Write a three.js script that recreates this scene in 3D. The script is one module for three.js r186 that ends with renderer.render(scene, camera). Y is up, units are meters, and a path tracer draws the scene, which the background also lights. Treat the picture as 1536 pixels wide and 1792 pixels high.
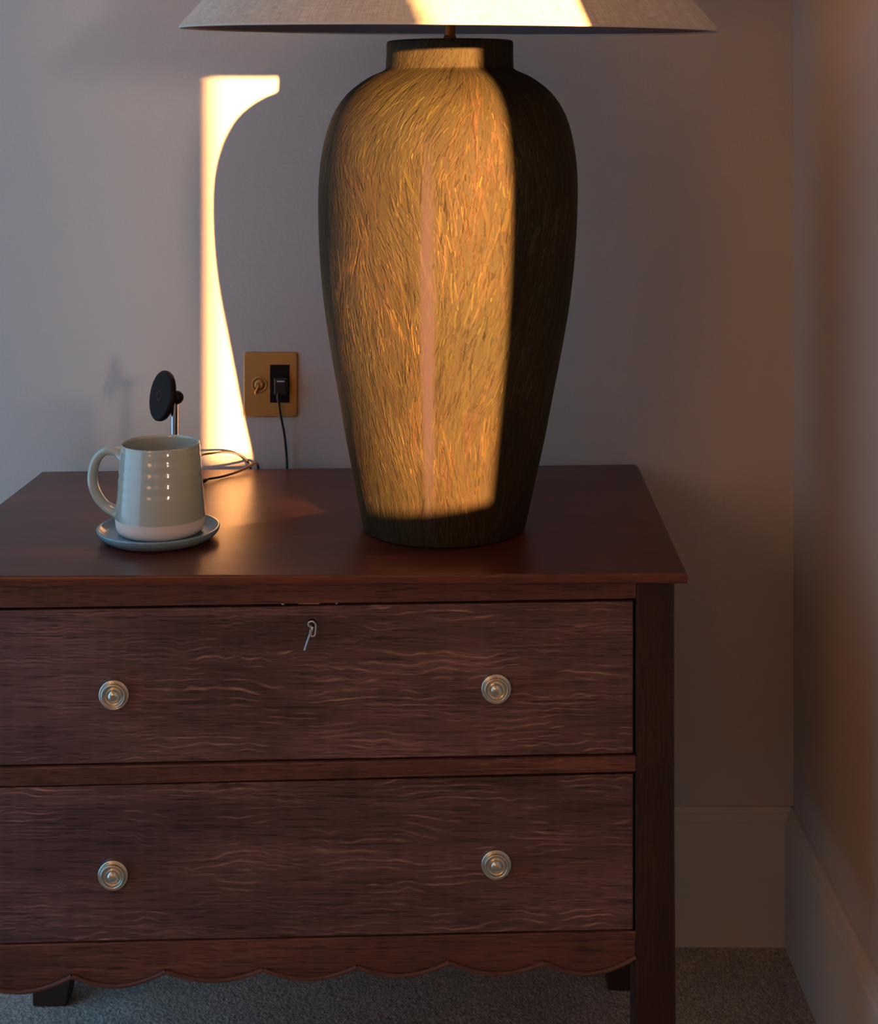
import * as THREE from 'three';
import { mergeGeometries as mergeRaw, toCreasedNormals } from 'three/addons/utils/BufferGeometryUtils.js';
import { RectAreaLightUniformsLib } from 'three/addons/lights/RectAreaLightUniformsLib.js';
import { RoundedBoxGeometry } from 'three/addons/geometries/RoundedBoxGeometry.js';

// ------------------------------------------------------------------ camera, sky, sun, lights, exposure
const scene = new THREE.Scene();
const FOCAL = 2700, EYE_Y = 1.27, EYE_Z = 2.353;                    // focal length in pixels of the 1536 x 1792 frame
const camera = new THREE.PerspectiveCamera(2 * Math.atan(1602 / FOCAL) * 180 / Math.PI, 1536 / 3204, 0.05, 60);
camera.position.set(0, EYE_Y, EYE_Z);
camera.lookAt(0, EYE_Y, 0);
camera.setViewOffset(1536, 3204, 0, 1412, 1536, 1792);              // vertical lens shift keeps the verticals upright
camera.updateProjectionMatrix();

scene.background = new THREE.Color().setRGB(0.40, 0.38, 0.40);      // hazy evening sky

const SUN_AZ = 25.5 * Math.PI / 180, SUN_EL = 3.23 * Math.PI / 180;
function sunLight(name, az, el, color, intensity, radius) {
  const l = new THREE.DirectionalLight(color, intensity);
  l.name = name;
  l.position.set(Math.sin(az) * Math.cos(el) * 8, 0.9 + Math.sin(el) * 8, Math.cos(az) * Math.cos(el) * 8);
  l.target.position.set(0, 0.9, 0);
  l.castShadow = true; l.shadow.radius = radius;
  l.shadow.mapSize.set(2048, 2048);
  Object.assign(l.shadow.camera, { left: -2, right: 2, top: 2, bottom: -2, near: 0.1, far: 20 });
  scene.add(l, l.target);
  return l;
}
const SUN_COLOR = new THREE.Color().setRGB(1, 0.45, 0.15), HAZE_COLOR = new THREE.Color().setRGB(1, 0.74, 0.5);
sunLight('sun', SUN_AZ, SUN_EL, SUN_COLOR, 44, 1.7);
sunLight('sun_glow', 29.5 * Math.PI / 180, SUN_EL, HAZE_COLOR, 0.5, 9.5);   // the bright haze round the low sun

RectAreaLightUniformsLib.init();
const skyWindow = new THREE.RectAreaLight(new THREE.Color().setRGB(0.14, 0.57, 1), 1.2, 1.0, 1.9);   // daylight through the left window
skyWindow.name = 'window_daylight';
skyWindow.position.set(-1.09, 1.05, 0.68);
skyWindow.lookAt(0, 1.05, 0.68);
scene.add(skyWindow);

const renderer = new THREE.WebGLRenderer({ antialias: true });
renderer.toneMapping = THREE.LinearToneMapping;
renderer.toneMappingExposure = 1.0;
renderer.shadowMap.enabled = true;

// ------------------------------------------------------------------ helpers
let seed = 7;
function rnd() { seed = (seed * 1664525 + 1013904223) >>> 0; return seed / 4294967296; }
function hash(ix, iy, s) { let h = (ix * 374761393 + iy * 668265263 + s * 1274126177) | 0; h = Math.imul(h ^ (h >>> 13), 1274126177); return ((h ^ (h >>> 16)) >>> 0) / 4294967296; }
function noise(x, y, s = 0) {
  const ix = Math.floor(x), iy = Math.floor(y); let fx = x - ix, fy = y - iy;
  fx = fx * fx * (3 - 2 * fx); fy = fy * fy * (3 - 2 * fy);
  const a = hash(ix, iy, s), b = hash(ix + 1, iy, s), c = hash(ix, iy + 1, s), d = hash(ix + 1, iy + 1, s);
  return a + (b - a) * fx + (c - a) * fy + (a - b - c + d) * fx * fy;
}
const fbm = (x, y, s = 0) => (noise(x, y, s) + 0.5 * noise(2 * x, 2 * y, s + 1) + 0.25 * noise(4 * x, 4 * y, s + 2)) / 1.75;
const clamp = (v, a = 0, b = 1) => Math.min(b, Math.max(a, v));
const smooth = (a, b, v) => { const t = clamp((v - a) / (b - a)); return t * t * (3 - 2 * t); };

function dataTexture(w, h, fn, srgb = false) {                       // fn(x, y) -> [r, g, b] 0..255
  const d = new Uint8Array(w * h * 4);
  for (let y = 0; y < h; y++) for (let x = 0; x < w; x++) {
    const c = fn(x, y), k = (y * w + x) * 4;
    d[k] = clamp(c[0], 0, 255); d[k + 1] = clamp(c[1], 0, 255); d[k + 2] = clamp(c[2], 0, 255); d[k + 3] = 255;
  }
  const t = new THREE.DataTexture(d, w, h, THREE.RGBAFormat);
  t.wrapS = t.wrapT = THREE.RepeatWrapping; t.magFilter = THREE.LinearFilter; t.minFilter = THREE.LinearMipmapLinearFilter; t.generateMipmaps = true;
  if (srgb) t.colorSpace = THREE.SRGBColorSpace;
  t.needsUpdate = true;
  return t;
}
function inMetres(t, w, h, ox = 0, oy = 0) { const c = t.clone(); c.repeat.set(1 / w, 1 / h); c.offset.set(ox, oy); c.needsUpdate = true; return c; }

function mesh(name, geometry, material, parent = scene) {
  const m = new THREE.Mesh(geometry, material);
  m.name = name; m.castShadow = m.receiveShadow = true;
  parent.add(m);
  return m;
}
function structure(name, geometry, material, parent = scene) { const m = mesh(name, geometry, material, parent); if (parent === scene) m.userData.kind = 'structure'; return m; }
function thing(name, label, category, x, y, z) {
  const g = new THREE.Group(); g.name = name; g.position.set(x, y, z); g.userData = { label, category };
  scene.add(g);
  return g;
}
const mergeGeometries = (list) => mergeRaw(list.map((g) => (g.index ? g.toNonIndexed() : g)));
const box = (w, h, d, x, y, z) => new THREE.BoxGeometry(w, h, d).translate(x, y, z);
function uvFromXY(g, ax = 0, ay = 1) {                               // uv in metres from two axes
  const p = g.attributes.position, uv = new Float32Array(p.count * 2);
  for (let i = 0; i < p.count; i++) { uv[2 * i] = p.array[3 * i + ax]; uv[2 * i + 1] = p.array[3 * i + ay]; }
  g.setAttribute('uv', new THREE.BufferAttribute(uv, 2));
  return g;
}
function lathe(points, seg = 96, start = Math.PI) { return new THREE.LatheGeometry(points.map((p) => new THREE.Vector2(p[0], p[1])), seg, start); }
function smoothLine(pts, n) { return new THREE.SplineCurve(pts.map((p) => new THREE.Vector2(p[0], p[1]))).getPoints(n).map((v) => [v.x, v.y]); }
function tube(pts, r, seg = 80, rs = 10) { return new THREE.TubeGeometry(new THREE.CatmullRomCurve3(pts.map((p) => new THREE.Vector3(...p)), false, 'centripetal'), seg, r, rs, false); }

// ------------------------------------------------------------------ materials
function woodTexture(w, h, mw, mh, s, base, light, fleck) {          // quarter-sawn oak: pores along x, wavy ray flecks
  return dataTexture(w, h, (px, py) => {
    const x = px / w * mw, y = py / h * mh;
    const tone = 0.68 + 0.5 * fbm(x * 5, y * 22, s) + 0.16 * (fbm(x * 9, y * 9, s + 40) - 0.5);
    const pore = smooth(0.62, 0.85, noise(x * 55, y * 1900, s + 5)) * 0.28 + smooth(0.6, 0.9, noise(x * 22, y * 700, s + 6)) * 0.2;
    const warp = 0.034 * fbm(x * 6, y * 13, s + 10) + 0.007 * noise(x * 26, y * 34, s + 13) + 0.0035 * noise(x * 75, y * 70, s + 14);
    const band = Math.abs(Math.sin(Math.PI * (y + warp) / 0.0086));
    const line = smooth(0.88, 0.99, band), gate = smooth(0.42, 0.66, fbm(x * 17, y * 60, s + 20)) * smooth(0.30, 0.56, fbm(x * 4, y * 11, s + 30));
    const f = fleck * line * gate * (0.25 + 0.75 * noise(x * 70, y * 220, s + 21)) * (0.45 + 0.75 * fbm(x * 5, y * 16, s + 60));
    const fine = smooth(0.8, 0.98, Math.abs(Math.sin(Math.PI * (y + 0.8 * warp + 0.002 * noise(x * 120, y * 90, s + 50)) / 0.0043))) * smooth(0.4, 0.7, fbm(x * 12, y * 90, s + 51)) * 0.22 * Math.min(1, fleck);
    const k = tone * (1 - pore) * (1 + fine), c = [0, 0, 0];
    for (let i = 0; i < 3; i++) c[i] = base[i] * k + light[i] * f;
    return c;
  }, true);
}
const drawerWood = (s, oy) => {
  const t = woodTexture(2048, 512, 1.0, 0.25, s, [112, 84, 80], [84, 67, 54], 1);
  return new THREE.MeshPhysicalMaterial({ name: 'flecked_oak', map: inMetres(t, 1, 0.25, 0.5, oy), roughness: 0.42, specularIntensity: 0.8, bumpMap: inMetres(t, 1, 0.25, 0.5, oy), bumpScale: 0.0004 });
};
const plainT = woodTexture(1024, 640, 1.0, 0.62, 300, [110, 72, 60], [60, 42, 34], 0.5);
const M = {
  wood: new THREE.MeshPhysicalMaterial({ name: 'dark_oak', map: inMetres(plainT, 1, 0.62, 0.5), roughness: 0.42, specularIntensity: 0.8 }),
  top: new THREE.MeshPhysicalMaterial({ name: 'polished_top', map: inMetres(plainT, 1, 0.62, 0.65, 0.97), roughness: 0.34, specularIntensity: 1, ior: 1.7, specularColor: new THREE.Color().setRGB(1, 0.87, 0.75), color: new THREE.Color().setRGB(0.74, 0.42, 0.37) }),
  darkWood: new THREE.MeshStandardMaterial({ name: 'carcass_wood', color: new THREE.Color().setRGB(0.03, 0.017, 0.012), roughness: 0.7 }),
};
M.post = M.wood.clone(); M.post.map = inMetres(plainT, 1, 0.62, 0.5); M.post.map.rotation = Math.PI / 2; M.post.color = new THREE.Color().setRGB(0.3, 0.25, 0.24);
const plasterT = dataTexture(512, 512, (x, y) => { const v = 128 + 70 * (noise(x / 3, y / 3, 91) - 0.5) + 60 * (fbm(x / 16, y / 16, 92) - 0.5); return [v, v, v]; });
M.wall = new THREE.MeshStandardMaterial({ name: 'matt_wall_paint', color: new THREE.Color().setRGB(0.61, 0.555, 0.505), roughness: 0.92, bumpMap: inMetres(plasterT, 0.6, 0.6), bumpScale: 0.0006 });
M.trim = new THREE.MeshStandardMaterial({ name: 'satin_trim_paint', color: new THREE.Color().setRGB(0.64, 0.6, 0.54), roughness: 0.55 });
const carpetT = dataTexture(512, 512, (x, y) => { const v = 255 * (0.5 * noise(x / 2.2, y / 2.2, 71) + 0.35 * noise(x / 5, y / 5, 72) + 0.15 * fbm(x / 40, y / 40, 73)); return [v, v, v]; });
const carpetC = dataTexture(512, 512, (x, y) => { const v = 0.72 + 0.4 * noise(x / 2.2, y / 2.2, 71) * (0.7 + 0.5 * fbm(x / 60, y / 60, 74)); return [186 * v, 180 * v, 172 * v]; }, true);
M.carpet = new THREE.MeshStandardMaterial({ name: 'wool_carpet', map: inMetres(carpetC, 0.5, 0.5), bumpMap: inMetres(carpetT, 0.5, 0.5), bumpScale: 0.0028, roughness: 1 });
M.pewter = new THREE.MeshStandardMaterial({ name: 'aged_nickel', color: new THREE.Color().setRGB(0.72, 0.73, 0.64), metalness: 1, roughness: 0.26 });
M.steel = new THREE.MeshStandardMaterial({ name: 'bright_steel', color: new THREE.Color().setRGB(0.72, 0.68, 0.63), metalness: 1, roughness: 0.3 });
M.brass = new THREE.MeshStandardMaterial({ name: 'brushed_brass', color: new THREE.Color().setRGB(0.52, 0.31, 0.1), metalness: 0.75, roughness: 0.5 });
M.black = new THREE.MeshPhysicalMaterial({ name: 'black_plastic', color: new THREE.Color().setRGB(0.007, 0.006, 0.008), roughness: 0.5, specularIntensity: 0.4 });
M.cable = new THREE.MeshStandardMaterial({ name: 'cable_sheath', color: new THREE.Color().setRGB(0.03, 0.022, 0.02), roughness: 0.45 });

// ------------------------------------------------------------------ room
const RX = 0.5403, LX = -1.1, FZ = 4.0, CY = 2.5, T = 0.25;           // wall faces; the back wall's face is z = 0
structure('floor', uvFromXY(new THREE.BoxGeometry(RX - LX + 2 * T, 0.12, FZ + 2 * T).translate((RX + LX) / 2, -0.06, FZ / 2), 0, 2), M.carpet);
structure('ceiling', box(RX - LX + 2 * T, 0.12, FZ + 2 * T, (RX + LX) / 2, CY + 0.06, FZ / 2), M.wall);
structure('wall_back', uvFromXY(new THREE.BoxGeometry(RX - LX + 2 * T, CY, T).translate((RX + LX) / 2, CY / 2, -T / 2)), M.wall);
function sideWall(name, x, z0, z1, y0, y1, outward) {                 // a thick wall with one window opening
  const s = new THREE.Shape([new THREE.Vector2(0, 0), new THREE.Vector2(FZ, 0), new THREE.Vector2(FZ, CY), new THREE.Vector2(0, CY)]);
  s.holes.push(new THREE.Path([new THREE.Vector2(z0, y0), new THREE.Vector2(z0, y1), new THREE.Vector2(z1, y1), new THREE.Vector2(z1, y0)]));
  const g = new THREE.ExtrudeGeometry(s, { depth: T, bevelEnabled: false });
  g.rotateY(-Math.PI / 2);                                            // shape x -> z, depth -> -x
  g.translate(outward > 0 ? x + T : x, 0, 0);
  return structure(name, g, M.wall);
}
const W1 = { z0: 1.456, z1: 2.438, y0: 0.8486, y1: 2.2 };
sideWall('wall_right', RX, W1.z0, W1.z1, W1.y0, W1.y1, 1);
const W2 = { z0: 0.18, z1: 1.18, y0: 0.1, y1: 2.0 };
sideWall('wall_left', LX, W2.z0, W2.z1, W2.y0, W2.y1, -1);
const W3 = { x0: -0.66, x1: -0.04, y0: 1.0, y1: 1.95 };                   // window behind the camera: the sun falls through it on to the left wall
{
  const s = new THREE.Shape([[LX - T, 0], [RX + T, 0], [RX + T, CY], [LX - T, CY]].map((p) => new THREE.Vector2(...p)));
  s.holes.push(new THREE.Path([[W3.x0, W3.y0], [W3.x0, W3.y1], [W3.x1, W3.y1], [W3.x1, W3.y0]].map((p) => new THREE.Vector2(...p))));
  structure('wall_front', new THREE.ExtrudeGeometry(s, { depth: T, bevelEnabled: false }).translate(0, 0, FZ), M.wall);
}
function windowFrame(name, x, w, inset) {                             // casing just outside the opening's clear width
  const g = new THREE.Group(); g.name = name; g.userData.kind = 'structure'; scene.add(g);
  const t = 0.05, zc = (w.z0 + w.z1) / 2, dz = w.z1 - w.z0, yc = (w.y0 + w.y1) / 2, dy = w.y1 - w.y0, xx = x + inset;
  mesh('window_frame', mergeGeometries([box(0.03, dy + 2 * t, t, xx, yc, w.z0 - t / 2), box(0.03, dy + 2 * t, t, xx, yc, w.z1 + t / 2), box(0.03, t, dz, xx, w.y1 + t / 2, zc), box(0.03, t, dz, xx, w.y0 - t / 2, zc)]), M.trim, g);
}
windowFrame('window_1', RX + T, W1, 0.015);
windowFrame('window_2', LX - T, W2, -0.015);
{
  const g = new THREE.Group(); g.name = 'window_3'; g.userData.kind = 'structure'; scene.add(g);
  const t = 0.05, z = FZ + T + 0.015, xc = (W3.x0 + W3.x1) / 2, yc = (W3.y0 + W3.y1) / 2, dx = W3.x1 - W3.x0, dy = W3.y1 - W3.y0;
  mesh('window_frame', mergeGeometries([box(t, dy + 2 * t, 0.03, W3.x0 - t / 2, yc, z), box(t, dy + 2 * t, 0.03, W3.x1 + t / 2, yc, z), box(dx, t, 0.03, xc, W3.y1 + t / 2, z), box(dx, t, 0.03, xc, W3.y0 - t / 2, z)]), M.trim, g);
}

function skirtProfile(len) {                                          // board with an ogee top; runs along +x, face towards +z
  const s = new THREE.Shape();
  s.moveTo(0, 0); s.lineTo(0.017, 0); s.lineTo(0.017, 0.184); s.quadraticCurveTo(0.017, 0.187, 0.0145, 0.1875);
  s.lineTo(0.0135, 0.1885); s.quadraticCurveTo(0.0135, 0.196, 0.009, 0.199); s.quadraticCurveTo(0.005, 0.201, 0.004, 0.2065); s.lineTo(0, 0.2065); s.closePath();
  return new THREE.ExtrudeGeometry(s, { depth: len, bevelEnabled: false, curveSegments: 8 }).rotateY(Math.PI / 2).scale(1, 1, -1).scale(1, 1, -1);
}
{
  const g = skirtProfile(RX - LX);                                    // profile x -> -z after the turn
  g.scale(1, 1, -1); for (let i = 0, a = g.index ? g.index.array : null; a && i < a.length; i += 3) [a[i], a[i + 1]] = [a[i + 1], a[i]];
  const flip = (q) => { const p = q.attributes; for (const k of ['position', 'normal', 'uv']) { const b = p[k], n = b.itemSize; for (let i = 0; i < b.count; i += 3) for (let c = 0; c < n; c++) { const u = b.array[i * n + c]; b.array[i * n + c] = b.array[(i + 2) * n + c]; b.array[(i + 2) * n + c] = u; } } return q; };
  flip(g); g.translate(LX, 0, 0); g.computeVertexNormals();
  structure('baseboard_back', toCreasedNormals(g, 0.6), M.trim);
  const r = skirtProfile(FZ); r.rotateY(-Math.PI / 2);                // back to profile x -> x, length -> z
  r.rotateY(Math.PI); r.translate(RX, 0, FZ); r.computeVertexNormals();
  structure('baseboard_right', toCreasedNormals(r, 0.6), M.trim);
}

// ------------------------------------------------------------------ chest of drawers
// The chest stands a little askew: its front is turned 0.7 degrees and its old carcass has sagged, so outlines are given corner by corner.
const topY = (x) => 0.73 - 0.006 * (0.29 - x);
const YAW = 0.012, FACE_D = 1.8087, P0 = new THREE.Vector3(-0.15, 0, EYE_Z - FACE_D + 0.15 * YAW);
const chest = thing('chest_of_drawers', 'dark oak chest of two wide drawers with scalloped apron and metal knobs', 'chest of drawers', P0.x, P0.y, P0.z);
const cosY = Math.cos(Math.atan(YAW));
function F(a, b) {                                                    // a corner of the front, from its bearing and slope seen at the camera's place
  const u = (a - 768) / FOCAL, v = (b - 190) / FOCAL, d = FACE_D / (1 - YAW * u);
  return new THREE.Vector2((u * d - P0.x) / cosY, EYE_Y - v * d);
}
function board(outline, depth, front, material, name, parent, bevel = 0.0015, curve = null) {   // a board whose face is the outline
  const s = new THREE.Shape(outline);
  const g = new THREE.ExtrudeGeometry(s, { depth: depth - 2 * bevel, bevelEnabled: true, bevelThickness: bevel, bevelSize: bevel, bevelOffset: -bevel, bevelSegments: 2, curveSegments: 12 });
  g.translate(0, 0, front - depth + bevel);
  g.rotateY(Math.atan(YAW));
  return mesh(name, g, material, parent);
}
const L = (x, yl, yr) => yl + (yr - yl) * (x - 14) / 1096;             // a line across the front: heights at bearings 14 and 1110
const strip = (x0, x1, tl, tr, bl, br) => [F(x0, L(x0, bl, br)), F(x1, L(x1, bl, br)), F(x1, L(x1, tl, tr)), F(x0, L(x0, tl, tr))];
board(strip(-46, 1113, 1019, 1018, 1064.5, 1048), 0.03, 0, M.wood, 'top_rail', chest);
board(strip(-46, 1113, 1344.5, 1324, 1377, 1351), 0.03, 0, M.wood, 'middle_rail', chest);

function drawer(mat, tl, tr, bl, br) {
  const d = board(strip(-42, 1108.5, tl, tr, bl, br), 0.02, -0.0035, mat, 'drawer', chest, 0.0012);
  return d;
}
const drawer1 = drawer(drawerWood(11, -0.425 / 0.25), 1070, 1054, 1341.5, 1320.5);
const drawer2 = drawer(drawerWood(57, -0.205 / 0.25), 1381, 1357, 1653.5, 1629.5);
const knobProfile = [[0.0, 0.0125], [0.0025, 0.0123], [0.005, 0.0112], [0.0066, 0.0093], [0.0074, 0.0075], [0.0092, 0.0068], [0.0108, 0.0075], [0.0119, 0.0096], [0.0128, 0.0105], [0.0140, 0.0100], [0.0146, 0.0076], [0.0150, 0.0064], [0.0162, 0.0066], [0.0174, 0.0058], [0.0180, 0.0038], [0.0178, 0.0018], [0.0172, 0.0], [0.006, -0.001]];
const knobGeo = new THREE.LatheGeometry(smoothLine(knobProfile, 90).map((p) => new THREE.Vector2(Math.max(0, p[0]), p[1])).reverse(), 48).rotateX(Math.PI / 2);
for (const [dr, px, py] of [[drawer1, 199.5, 1215.5], [drawer1, 868, 1205], [drawer2, 198, 1531], [drawer2, 868, 1512.5]]) {
  const p = F(px, py), k = mesh('knob', knobGeo, M.pewter, dr);
  const a = Math.atan(YAW), v = new THREE.Vector3(p.x, p.y, -0.0035).applyAxisAngle(new THREE.Vector3(0, 1, 0), a);
  k.position.copy(v); k.rotation.y = a;
}
const onFace = (px, py, z) => { const p = F(px, py); return new THREE.Vector3(p.x, p.y, z).applyAxisAngle(new THREE.Vector3(0, 1, 0), Math.atan(YAW)); };
{
  const esc = mesh('keyhole', lathe([[0, -0.002], [0.0052, -0.002], [0.0052, 0.0004], [0.0044, 0.0009], [0.0036, 0.0004], [0.003, -0.001], [0, -0.001]].reverse(), 24).rotateX(Math.PI / 2), M.black, drawer1);
  esc.position.copy(onFace(545, 1092, -0.0035));
  for (const [x, y] of [[494.5, 1058], [588.5, 1056.2]]) {
    const s = mesh('screw', new THREE.SphereGeometry(0.0021, 12, 8), M.steel, drawer1);
    s.position.copy(onFace(x, y, -0.0038));
  }
  const lk = mesh('lock_plate', new RoundedBoxGeometry(0.025, 0.0024, 0.012, 2, 0.0006), M.brass, drawer1);
  lk.position.copy(onFace(540, 1057, -0.0085));
}
// posts; the front ones run to the floor
const postGeo = (pts) => pts.map(([x, y]) => F(x, y));
const floorRow = 190 + EYE_Y * FOCAL / 1.8;
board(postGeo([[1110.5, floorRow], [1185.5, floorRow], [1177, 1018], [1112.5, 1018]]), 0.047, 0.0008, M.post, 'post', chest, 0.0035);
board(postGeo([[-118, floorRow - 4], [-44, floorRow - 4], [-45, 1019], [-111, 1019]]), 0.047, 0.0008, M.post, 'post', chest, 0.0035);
const W = (x, y, z) => new THREE.Vector3(x, y, z).sub(P0);
function backLeg(x0, x1, t0, t1, zf) {                                // tapered at the foot
  const s = new THREE.Shape([new THREE.Vector2(x0 + t0, 0), new THREE.Vector2(x1 - t1, 0), new THREE.Vector2(x1, 0.055), new THREE.Vector2(x1, 0.7), new THREE.Vector2(x0, 0.7), new THREE.Vector2(x0, 0.055)]);
  const g = new THREE.ExtrudeGeometry(s, { depth: 0.044, bevelEnabled: true, bevelSize: 0.0015, bevelOffset: -0.0015, bevelThickness: 0.0015, bevelSegments: 1 }).translate(0, 0.0015, zf - 0.0455);
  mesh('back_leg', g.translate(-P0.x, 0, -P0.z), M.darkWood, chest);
}
backLeg(-0.575, -0.517, 0.001, 0.010, EYE_Z - 2.18);
backLeg(0.241, 0.292, 0.002, 0.002, EYE_Z - 2.218);
// carcass
const zBack = 0.118, zFront = EYE_Z - 1.83;
mesh('side_panel', box(0.014, 0.455, zFront - zBack, 0.272 - P0.x, 0.4875, (zFront + zBack) / 2 - P0.z), M.wood, chest);
mesh('side_panel', box(0.014, 0.455, zFront - zBack, -0.568 - P0.x, 0.4875, (zFront + zBack) / 2 - P0.z), M.wood, chest);
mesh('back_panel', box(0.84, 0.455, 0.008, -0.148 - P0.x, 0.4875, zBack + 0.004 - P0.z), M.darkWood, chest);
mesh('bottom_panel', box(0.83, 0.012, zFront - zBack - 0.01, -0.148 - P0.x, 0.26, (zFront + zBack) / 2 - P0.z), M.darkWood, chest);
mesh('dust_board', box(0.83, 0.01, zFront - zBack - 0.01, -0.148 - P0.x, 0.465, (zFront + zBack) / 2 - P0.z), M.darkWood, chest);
// scalloped apron with its bead
{
  const cusps = [[-46, 1721], [125.3, 1710.5], [289.4, 1702], [460, 1699], [624, 1694], [786, 1686], [952, 1686.5], [1113, 1677]];
  const sag = [22, 21, 17.5, 18.5, 19, 20, 24];
  const low = [];
  for (let k = 0; k < 7; k++) for (let i = 0; i < (k === 6 ? 17 : 16); i++) {
    const t = i / 16, [x0, y0] = cusps[k], [x1, y1] = cusps[k + 1];
    low.push(F(x0 + (x1 - x0) * t, y0 + (y1 - y0) * t + sag[k] * 4 * t * (1 - t) * (0.9 + 0.1 * Math.sin(Math.PI * t))));
  }
  const up = [F(1113, L(1113, 1656, 1632)), F(-46, L(-46, 1656, 1632))];
  board([...low, ...up], 0.018, -0.002, M.wood, 'apron', chest, 0.001);
  const beads = [];
  for (let k = 0; k < 7; k++) {
    const seg = low.slice(k * 16, k * 16 + 17).map((p) => [p.x, p.y + 0.001, -0.0005]);
    beads.push(tube(seg, 0.0026, 28, 8));
  }
  mesh('apron_bead', mergeGeometries(beads).rotateY(Math.atan(YAW)), M.wood, chest);
}
// top board: old, a little out of square, back corner worn off on the right
{
  const c = [[-0.6225, 0.555], [0.2889, 0.560], [0.3012, 0.0225], [0.2975, 0.0095], [-0.5969, 0.034]];
  const s = new THREE.Shape(c.map(([x, z]) => new THREE.Vector2(x, -z)));
  const b = 0.003, g = new THREE.ExtrudeGeometry(s, { depth: 0.0125 - 2 * b, bevelEnabled: true, bevelThickness: b, bevelSize: b, bevelOffset: -b, bevelSegments: 4, curveSegments: 4 });
  g.rotateX(-Math.PI / 2).translate(0, b, 0);
  const p = g.attributes.position;
  for (let i = 0; i < p.count; i++) p.setY(i, p.getY(i) - 0.0125 + topY(p.getX(i)));
  g.translate(-P0.x, 0, -P0.z);
  mesh('tabletop', toCreasedNormals(g, 0.5), M.top, chest);
}

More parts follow.
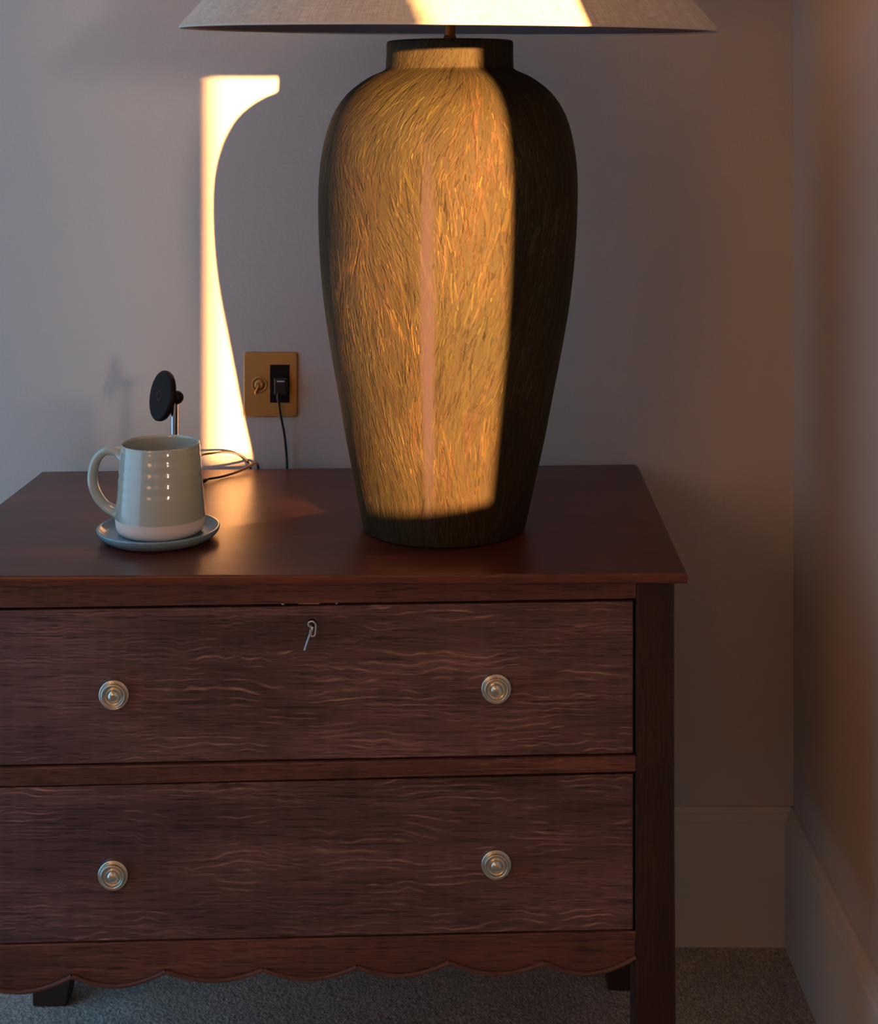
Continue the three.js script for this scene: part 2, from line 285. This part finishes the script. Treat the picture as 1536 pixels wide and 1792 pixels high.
// ------------------------------------------------------------------ table lamp
const LAMP_X = 0.0067, LAMP_Z = 0.353, lampY = topY(LAMP_X);
const lamp = thing('table_lamp', 'tall jar-shaped lamp with scratched brown body and wide pale shade', 'lamp', LAMP_X, lampY, LAMP_Z);
{
  const toP = ([y, h]) => [h * 2 / FOCAL, (921.3 - y) / 1350];
  const body = smoothLine([[921, 140], [907, 144.5], [874, 151], [825.5, 161], [760, 174.5], [695, 186], [630, 198], [565, 209], [515, 216], [467, 221], [418, 224.3], [369, 226], [320, 225.8], [272, 221.7], [223, 211], [190, 197], [165, 179], [147, 158.5], [134, 138], [126.5, 121], [122.5, 113.5], [119, 111.8]].map(toP), 150);
  const neck = smoothLine([[119, 111.8], [105, 111.2], [90, 110.8], [79, 110.8], [74.5, 110], [72.5, 107.5], [72, 104]].map(toP), 24);
  const prof = [[0, 0.001], [0.094, 0.001], [0.1, 0.0], ...body.slice(1).map((p) => [p[0], Math.max(p[1], 0.0012)]), ...neck.slice(1), [0.03, 0.6292], [0.0, 0.6292]];
  const g = lathe(prof, 160);
  // v by arc length so that strokes keep their size
  let len = [0]; for (let i = 1; i < prof.length; i++) len.push(len[i - 1] + Math.hypot(prof[i][0] - prof[i - 1][0], prof[i][1] - prof[i - 1][1]));
  const p = g.attributes.position, uv = g.attributes.uv;
  for (let i = 0; i < p.count; i++) {
    const k = i % prof.length; uv.setY(i, clamp(p.getY(i) / 0.64));
    const y = p.getY(i), a = Math.atan2(p.getX(i), p.getZ(i)), r = 1 + 0.004 * (noise(a * 1.5 + 9, y * 8, 33) - 0.5) * Math.min(1, y * 20);   // thrown by hand: slightly uneven and leaning
    p.setX(i, p.getX(i) * r + 0.0118 * y); p.setZ(i, p.getZ(i) * r); p.setY(i, y + 0.006 * p.getX(i) + 0.0004);
  }
  g.computeVertexNormals();
  // brushed clay slip: long scratched strokes
  const CW = 2048, CH = 1280;                                         // 1.0 m round by 0.64 m high
  const col = document.createElement('canvas'), bmp = document.createElement('canvas');
  col.width = bmp.width = CW; col.height = bmp.height = CH;
  const c = col.getContext('2d'), b = bmp.getContext('2d');
  c.fillStyle = 'rgb(50,46,32)'; c.fillRect(0, 0, CW, CH);
  b.fillStyle = 'rgb(110,110,110)'; b.fillRect(0, 0, CW, CH);
  const tones = [[78, 71, 36], [40, 35, 25], [60, 53, 37], [90, 84, 38], [28, 25, 21], [72, 56, 46], [54, 50, 30], [66, 51, 42]];
  const slope = (u, v) => {                                           // tilt from the vertical, + leans right
    const high = smooth(0.62, 0.86, v), left = 1 - smooth(0.42, 0.5, u);
    return (0.75 - 1.1 * smooth(0.5, 0.62, u)) * high * 0.9 + (1 - high) * (-0.30 * left + 0.05) + 1.3 * (fbm(u * 11, v * 7, 61) - 0.5);
  };
  c.lineCap = b.lineCap = 'round';
  const strokes = (n, lo, hi, wide, strong) => {
    for (let i = 0; i < n; i++) {
      const x = rnd() * CW, y = rnd() * CH, u = x / CW, v = 1 - y / CH, short = v > 0.93 ? 0.45 : 1, len = (lo + rnd() * (hi - lo)) * short, w = 0.8 + rnd() * rnd() * wide;
      const a = slope(u, v) + 0.5 * (rnd() - 0.5), bend = 0.3 * (rnd() - 0.5) + 0.35 * smooth(0.7, 0.85, v) * (u < 0.55 ? 1 : -1);
      const dx = Math.sin(a) * len / 2, dy = -Math.cos(a) * len / 2, qx = x + bend * dy * 0.8, qy = y - bend * dx * 0.8;
      const patch = fbm(u * 24, v * 10, 66), t = tones[Math.floor(rnd() * tones.length)], f = (0.72 + 0.4 * rnd()) * (0.55 + 0.9 * patch), red = 1 + 0.5 * (fbm(u * 13, v * 5, 67) - 0.5);
      const h = Math.floor(110 + (rnd() - 0.5) * 190 * (0.4 + patch));
      c.strokeStyle = `rgba(${Math.floor(t[0] * f * red)},${Math.floor(t[1] * f)},${Math.floor(t[2] * f)},${(0.18 + 0.42 * rnd()) * strong})`; c.lineWidth = w;
      b.strokeStyle = `rgba(${h},${h},${h},${(0.2 + 0.4 * rnd()) * strong})`; b.lineWidth = w;
      for (const q of [c, b]) { q.beginPath(); q.moveTo(x - dx, y - dy); q.quadraticCurveTo(qx, qy, x + dx, y + dy); q.stroke(); }
    }
  };
  strokes(3500, 50, 150, 16, 0.6);                                    // broad slip marks, then scratches, then fine grit
  strokes(9000, 20, 80, 5, 1.05);
  strokes(20000, 5, 26, 3, 1.45);
  // one smooth drip of paler slip down the front
  for (let k = 0; k < 60; k++) {
    const y0 = CH * (0.2 + 0.5 * rnd()), y1 = Math.min(CH * 0.985, y0 + CH * (0.12 + 0.3 * rnd())), x = CW * (0.4775 - 0.004 * (y0 / CH - 0.3) + 0.003 * Math.sin(k * 2.1)) + (rnd() - 0.5) * 24;
    for (const [q, s] of [[c, 'rgba(60,54,58,0.13)'], [b, 'rgba(120,120,120,0.18)']]) {
      q.strokeStyle = s; q.lineWidth = 8 + 14 * rnd(); q.beginPath(); q.moveTo(x, y0); q.bezierCurveTo(x - 6 + 8 * rnd(), y0 + (y1 - y0) * 0.3, x - 8 * rnd(), y0 + (y1 - y0) * 0.7, x - 4 + 8 * rnd(), y1); q.stroke();
    }
  }
  const ct = new THREE.CanvasTexture(col); ct.colorSpace = THREE.SRGBColorSpace;
  const bt = new THREE.CanvasTexture(bmp);
  for (const t of [ct, bt]) { t.wrapS = THREE.RepeatWrapping; t.magFilter = THREE.LinearFilter; }
  M.clay = new THREE.MeshPhysicalMaterial({ name: 'scratched_clay_slip', map: ct, bumpMap: bt, bumpScale: 0.003, roughness: 0.62, specularIntensity: 0.22 });
  mesh('lamp_body', g, M.clay, lamp);
  const sx = 0.0118 * 0.629;
  mesh('stem', lathe([[0, 0.627], [0.02, 0.627], [0.02, 0.631], [0.0085, 0.633], [0.0072, 0.637], [0.0072, 0.79], [0.011, 0.795], [0.011, 0.80], [0, 0.80]], 32).translate(sx, 0, 0),
    new THREE.MeshStandardMaterial({ name: 'antique_brass', color: new THREE.Color().setRGB(0.35, 0.16, 0.06), metalness: 1, roughness: 0.35 }), lamp);

  // shade: an open cone with a turned lip, sitting slightly tilted
  const R0 = 0.3445, R1 = 0.125, H = 0.245, th = 0.0018;
  const linenT = dataTexture(512, 512, (x, y) => { const v = 205 + 26 * (noise(x / 2, y / 26, 81) - 0.5) + 26 * (noise(x / 26, y / 2, 82) - 0.5) + 16 * (fbm(x / 50, y / 50, 83) - 0.5); return [v, v * 0.97, v * 0.9]; }, true);
  const lt = inMetres(linenT, 0.08, 0.2); const shadeMat = new THREE.MeshPhysicalMaterial({ name: 'shade_linen', map: lt, roughness: 0.9, sheen: 0.1 });
  const shade = mesh('lamp_shade', lathe([[R0 - 0.001, 0.003], [R0, 0.004], [R1, H], [R1 - th, H], [R0 - th - 0.001, 0.004]], 160), shadeMat, lamp);
  mesh('shade_lining', lathe([[R1 - th - 0.0006, H - 0.001], [R0 - th - 0.0016, 0.003]].reverse(), 160), new THREE.MeshStandardMaterial({ name: 'dark_lining', color: new THREE.Color().setRGB(0.16, 0.12, 0.13), roughness: 0.8, side: THREE.DoubleSide }), shade);
  const rim = new THREE.TorusGeometry(R0 - 0.0012, 0.0018, 10, 160).rotateX(Math.PI / 2).translate(0, 0.0022, 0);
  mesh('shade_rim', rim, shadeMat, shade);
  mesh('shade_ring', mergeGeometries([new THREE.TorusGeometry(R1 - 0.003, 0.002, 8, 64).rotateX(Math.PI / 2).translate(0, H - 0.004, 0), ...[0, 1, 2].map((k) => new THREE.CylinderGeometry(0.0018, 0.0018, R1 - 0.006, 8).rotateZ(Math.PI / 2).translate((R1 - 0.006) / 2, 0, 0).rotateY(k * 2.0944 + 0.5).translate(0, H - 0.090, 0)), ...[0, 1, 2].map((k) => new THREE.CylinderGeometry(0.0018, 0.0018, 0.086, 8).translate(R1 - 0.006, H - 0.047, 0).rotateY(k * 2.0944 + 0.5))]), M.brass, shade);
  shade.position.set(0.0085 + 0.0078 - 0.0067 - 0.004, 1.3700 - lampY, 0);
  shade.rotation.set(0.0307, 0, -0.0075);
}

// ------------------------------------------------------------------ saucer and mug
{
  const glaze = (name, r, g, b, rough = 0.16) => new THREE.MeshPhysicalMaterial({ name, color: new THREE.Color().setRGB(r, g, b), roughness: rough, clearcoat: 1, clearcoatRoughness: 0.04 });
  const SX = -0.3545, SZ = 0.402, sy = topY(SX);
  const saucer = thing('saucer', 'small blue-green glazed saucer with raised rim under the mug', 'saucer', SX, sy, SZ);
  const prof = smoothLine([[0.0, 0.0068], [0.03, 0.0068], [0.058, 0.0072], [0.066, 0.0088], [0.0715, 0.0135], [0.0742, 0.0160], [0.0765, 0.0158], [0.0768, 0.0135], [0.0745, 0.0088], [0.068, 0.0035], [0.062, 0.0012], [0.058, 0.0004], [0.054, 0.0012], [0.02, 0.0016], [0, 0.0016]], 120).map((p) => [Math.max(0, p[0]), Math.max(0.0002, p[1])]).reverse();
  const sg = glaze('blue_green_glaze', 0.19, 0.34, 0.40, 0.28);
  mesh('saucer_dish', lathe(prof, 96), sg, saucer);

  const MX = -0.3535, MZ = 0.395, my = sy + 0.0072;
  const mug = thing('mug', 'grey-green glazed mug with bare white base and loop handle', 'mug', MX, my, MZ);
  const mg = glaze('celadon_glaze', 0.46, 0.52, 0.45, 0.12);
  const bare = new THREE.MeshStandardMaterial({ name: 'bare_clay', color: new THREE.Color().setRGB(0.82, 0.75, 0.68), roughness: 0.8 });
  // throwing rings ripple the wall
  const HT = 0.113, outer = [];
  for (let i = 0; i <= 110; i++) {
    const t = i / 110, y = 0.0205 + (HT - 0.0025 - 0.0205) * t;
    const ripple = 0.00021 * Math.sin(t * 2 * Math.PI * 6.6) * smooth(0.22, 0.4, t) * (1 - smooth(0.93, 1, t));
    outer.push([0.0565 - 0.0071 * Math.pow(t, 0.95) + ripple, y]);
  }
  const inner = [[0.0492, HT - 0.0008], [0.0485, HT], [0.0474, HT - 0.0006], [0.0466, HT - 0.004], [0.049, 0.06], [0.0515, 0.022], [0.047, 0.0125], [0.03, 0.0105], [0, 0.0103]];
  mesh('mug_wall', lathe([...outer, ...inner], 112), mg, mug);
  mesh('base_band', lathe(smoothLine([[0.0, 0.0016], [0.042, 0.0014], [0.046, 0.0003], [0.0495, 0.001], [0.0535, 0.0045], [0.0555, 0.010], [0.0562, 0.0165], [0.0565, 0.0206]], 40).map((p) => [Math.max(0, p[0]), Math.max(0, p[1])]), 112), bare, mug);
  // handle: a pulled strap
  const path = new THREE.CatmullRomCurve3([[-0.0475, 0.094], [-0.058, 0.101], [-0.072, 0.1005], [-0.083, 0.0905], [-0.0885, 0.074], [-0.0885, 0.058], [-0.082, 0.042], [-0.071, 0.030], [-0.053, 0.0215]].map((q) => new THREE.Vector3(q[0], q[1], 0)));
  const N = 72, RS = 16, pos = [], idx = [];
  for (let i = 0; i <= N; i++) {
    const t = i / N, q = path.getPoint(t), d = path.getTangent(t), nx = -d.y, ny = d.x, flare = 1 + 0.35 * Math.pow(Math.abs(2 * t - 1), 8);
    for (let k = 0; k < RS; k++) {
      const a = k / RS * 2 * Math.PI, e1 = 0.0058 * flare * Math.sign(Math.cos(a)) * Math.pow(Math.abs(Math.cos(a)), 0.85), e2 = 0.0095 * flare * Math.sign(Math.sin(a)) * Math.pow(Math.abs(Math.sin(a)), 0.85);
      pos.push(q.x + nx * e1, q.y + ny * e1, e2);
    }
  }
  for (let i = 0; i < N; i++) for (let k = 0; k < RS; k++) { const a = i * RS + k, b2 = i * RS + (k + 1) % RS, c2 = a + RS, d2 = b2 + RS; idx.push(a, b2, c2, b2, d2, c2); }
  const hg = new THREE.BufferGeometry(); hg.setAttribute('position', new THREE.Float32BufferAttribute(pos, 3)); hg.setIndex(idx); hg.computeVertexNormals();
  const h = mesh('handle', hg, mg, mug); h.rotation.y = -0.12;
}

// ------------------------------------------------------------------ charging stand
const STX = -0.372, STZ = 0.185, sty = topY(STX);
{
  const st = thing('charging_stand', 'black round charging pad tilted on a slim steel pole behind the mug', 'charger', STX, sty, STZ);
  mesh('base', lathe([[0, 0.0], [0.034, 0], [0.036, 0.001], [0.036, 0.006], [0.035, 0.007], [0, 0.007]], 64), M.black, st);
  mesh('pole', lathe([[0, 0.006], [0.0052, 0.006], [0.0052, 0.136], [0.004, 0.138], [0, 0.138]], 24), new THREE.MeshStandardMaterial({ name: 'polished_steel', color: new THREE.Color().setRGB(0.6, 0.6, 0.64), metalness: 1, roughness: 0.12 }), st);
  const hub = new THREE.Vector3(0.004, 0.138, 0);
  const joint = mesh('joint', new THREE.SphereGeometry(0.0095, 24, 16), M.black, st); joint.position.copy(hub);
  const n = new THREE.Vector3(-0.82, 0.2, 0.53).normalize();
  const pad = mesh('charging_pad', lathe([[0, -0.008], [0.010, -0.008], [0.012, -0.004], [0.029, -0.001], [0.0335, 0.001], [0.035, 0.004], [0.035, 0.0085], [0.0335, 0.0102], [0.031, 0.0108], [0, 0.0108]], 64), M.black, st);
  pad.quaternion.setFromUnitVectors(new THREE.Vector3(0, 1, 0), n);
  pad.position.copy(hub).addScaledVector(n, 0.0165);
  const ring = mesh('pad_ring', new THREE.TorusGeometry(0.0065, 0.0006, 8, 40).rotateX(Math.PI / 2), new THREE.MeshStandardMaterial({ name: 'copper_print', color: new THREE.Color().setRGB(0.12, 0.05, 0.03), roughness: 0.5 }), pad);
  ring.position.y = 0.0109;
}

// ------------------------------------------------------------------ power outlet
{
  const ox = -0.2565, oy = 0.8497;
  const o = thing('power_outlet', 'brass wall plate with toggle switch and black charging socket', 'outlet', ox, oy, 0);
  const w = 0.081, h = 0.0988, r = 0.005, s = new THREE.Shape();
  s.moveTo(-w / 2 + r, -h / 2); s.lineTo(w / 2 - r, -h / 2); s.quadraticCurveTo(w / 2, -h / 2, w / 2, -h / 2 + r); s.lineTo(w / 2, h / 2 - r); s.quadraticCurveTo(w / 2, h / 2, w / 2 - r, h / 2);
  s.lineTo(-w / 2 + r, h / 2); s.quadraticCurveTo(-w / 2, h / 2, -w / 2, h / 2 - r); s.lineTo(-w / 2, -h / 2 + r); s.quadraticCurveTo(-w / 2, -h / 2, -w / 2 + r, -h / 2);
  mesh('wall_plate', new THREE.ExtrudeGeometry(s, { depth: 0.0026, bevelEnabled: true, bevelThickness: 0.0012, bevelSize: 0.0012, bevelOffset: -0.0012, bevelSegments: 3, curveSegments: 8 }).translate(0, 0, 0.0002), M.brass, o);
  const sw = mesh('switch_boss', lathe([[0, 0.003], [0.0122, 0.003], [0.0122, 0.0046], [0.0116, 0.0056], [0.0096, 0.0056], [0.0090, 0.0042], [0.0080, 0.0042], [0.0074, 0.0062], [0.0056, 0.0072], [0.0036, 0.0072], [0, 0.0064]], 40).rotateX(Math.PI / 2), M.brass, o);
  sw.position.set(-0.0168, 0.0, 0);
  const lv = mesh('toggle', lathe([[0, -0.002], [0.0017, -0.002], [0.0019, 0.006], [0.0027, 0.0125], [0.0026, 0.0145], [0.0014, 0.0158], [0, 0.016]], 20).rotateX(Math.PI / 2), M.brass, sw);
  lv.position.set(0, 0, 0.006); lv.rotation.set(0.95, -0.3, 0);
  const ins = mesh('socket_insert', mergeGeometries([box(0.0295, 0.0575, 0.003, 0, 0, 0), box(0.026, 0.0015, 0.0034, 0, 0.012, 0.0004), box(0.026, 0.0015, 0.0034, 0, -0.0185, 0.0004)]), M.black, o);
  ins.position.set(0.0142, 0.0015, 0.0038);
}

// ------------------------------------------------------------------ cables
const wallPt = (px, py, z) => [(px - 768) * (EYE_Z - z) / FOCAL, EYE_Y - (py - 190) * (EYE_Z - z) / FOCAL, z];
{
  const start = wallPt(487, 700, 0.020);
  const cable = thing('charging_cable', 'thin dark cable plugged into brass outlet, dropping behind the chest and back to the stand', 'cable', start[0], start[1], start[2]);
  const rel = (p) => [p[0] - start[0], p[1] - start[1], p[2] - start[2]];
  const y1 = topY(-0.3) + 0.0024;
  const pts = [start, wallPt(490, 722, 0.017), wallPt(497, 758, 0.013), wallPt(501, 795, 0.010), wallPt(502, 822, 0.011), wallPt(500, 850, 0.013), [-0.243, 0.645, 0.017], [-0.255, 0.62, 0.019], [-0.268, 0.645, 0.02], [-0.2735, 0.70, 0.018], [-0.2735, 0.7275, 0.0185],
    [-0.2755, 0.7355, 0.027], [-0.286, 0.7335, 0.044], [-0.300, y1 + 0.0015, 0.062], [-0.318, y1, 0.083], [-0.3365, y1 + 0.0022, 0.108]];
  mesh('cable_lead', tube(pts.map(rel), 0.0019, 160, 8), M.cable, cable);
  const tip = new THREE.Vector3(-0.3365, y1 + 0.0022, 0.108), base = new THREE.Vector3(-0.353, sty + 0.0046, 0.1455), dir = base.clone().sub(tip);
  const L2 = dir.length(); dir.normalize();
  const conn = mesh('connector', lathe([[0, -0.001], [0.0022, 0], [0.0026, 0.006], [0.0034, 0.0075], [0.0034, 0.020], [0.0028, 0.021], [0.0028, L2], [0, L2]], 20), M.black, cable);
  conn.quaternion.setFromUnitVectors(new THREE.Vector3(0, 1, 0), dir); conn.position.set(...rel(tip.toArray()));
  const plug = mesh('plug', mergeGeometries([new RoundedBoxGeometry(0.0205, 0.026, 0.017, 3, 0.003).translate(0.0035, 0.0165, -0.0065), new THREE.CylinderGeometry(0.0026, 0.0032, 0.012, 16).translate(0, 0.002, 0)]), new THREE.MeshStandardMaterial({ name: 'black_gloss_plastic', color: new THREE.Color().setRGB(0.01, 0.011, 0.015), roughness: 0.3 }), cable);
  plug.position.set(0, 0.004, 0.0);
  const mark = mesh('plug_mark', box(0.0115, 0.0018, 0.0006, 0.0035, 0.0245, 0.0022), new THREE.MeshStandardMaterial({ name: 'white_print', color: new THREE.Color().setRGB(0.6, 0.66, 0.7), roughness: 0.5 }), plug);
  mark.position.set(0, 0, 0);
}
{
  const a = [STX + 0.030, sty + 0.0042, STZ - 0.014];
  const lead = thing('charging_cable_001', 'thin cable arching above the back edge of the chest across the sunlit patch', 'cable', ...a);
  const pts = [a, [-0.345, 0.7395, 0.14], [-0.353, 0.743, 0.09], wallPt(352, 797, 0.045), wallPt(372, 793, 0.028), wallPt(395, 791, 0.020), wallPt(414, 794, 0.016), wallPt(428, 802, 0.014), wallPt(437, 815, 0.014), wallPt(440, 840, 0.015), [-0.285, 0.66, 0.016], [-0.287, 0.6, 0.017]];
  mesh('cable_lead', tube(pts.map((p) => [p[0] - a[0], p[1] - a[1], p[2] - a[2]]), 0.0016, 120, 8), M.cable, lead);
}

// ------------------------------------------------------------------ key in the top drawer
{
  const w = onFace(545, 1092, 0).add(P0);
  const key = thing('key', 'small steel key hanging in the lock of the upper drawer', 'key', w.x, w.y, w.z);
  mesh('shank', new THREE.CylinderGeometry(0.0016, 0.0016, 0.016, 14).rotateX(Math.PI / 2).translate(0, 0, 0.003), M.steel, key);
  const loop = new THREE.TubeGeometry(new THREE.CatmullRomCurve3([[-0.0024, 0.0008], [-0.0022, 0.0052], [0.0022, 0.0068], [0.0056, 0.0035], [0.0058, -0.0035], [0.0044, -0.0095], [0.0012, -0.0098], [-0.0006, -0.0062], [0.0002, -0.002]].map(([x, y], i) => new THREE.Vector3(x, y, 0.0105 + 0.0004 * i))), 80, 0.00105, 10, false);
  mesh('bow', loop, M.steel, key);
  const tail = tube([[0.0028, 0.0006, 0.0122], [-0.0006, -0.0075, 0.0128], [-0.0042, -0.0178, 0.0118], [-0.0072, -0.0272, 0.0100]], 0.0013, 30, 10);
  mesh('key_tag', tail, M.steel, key);
}

renderer.render(scene, camera);
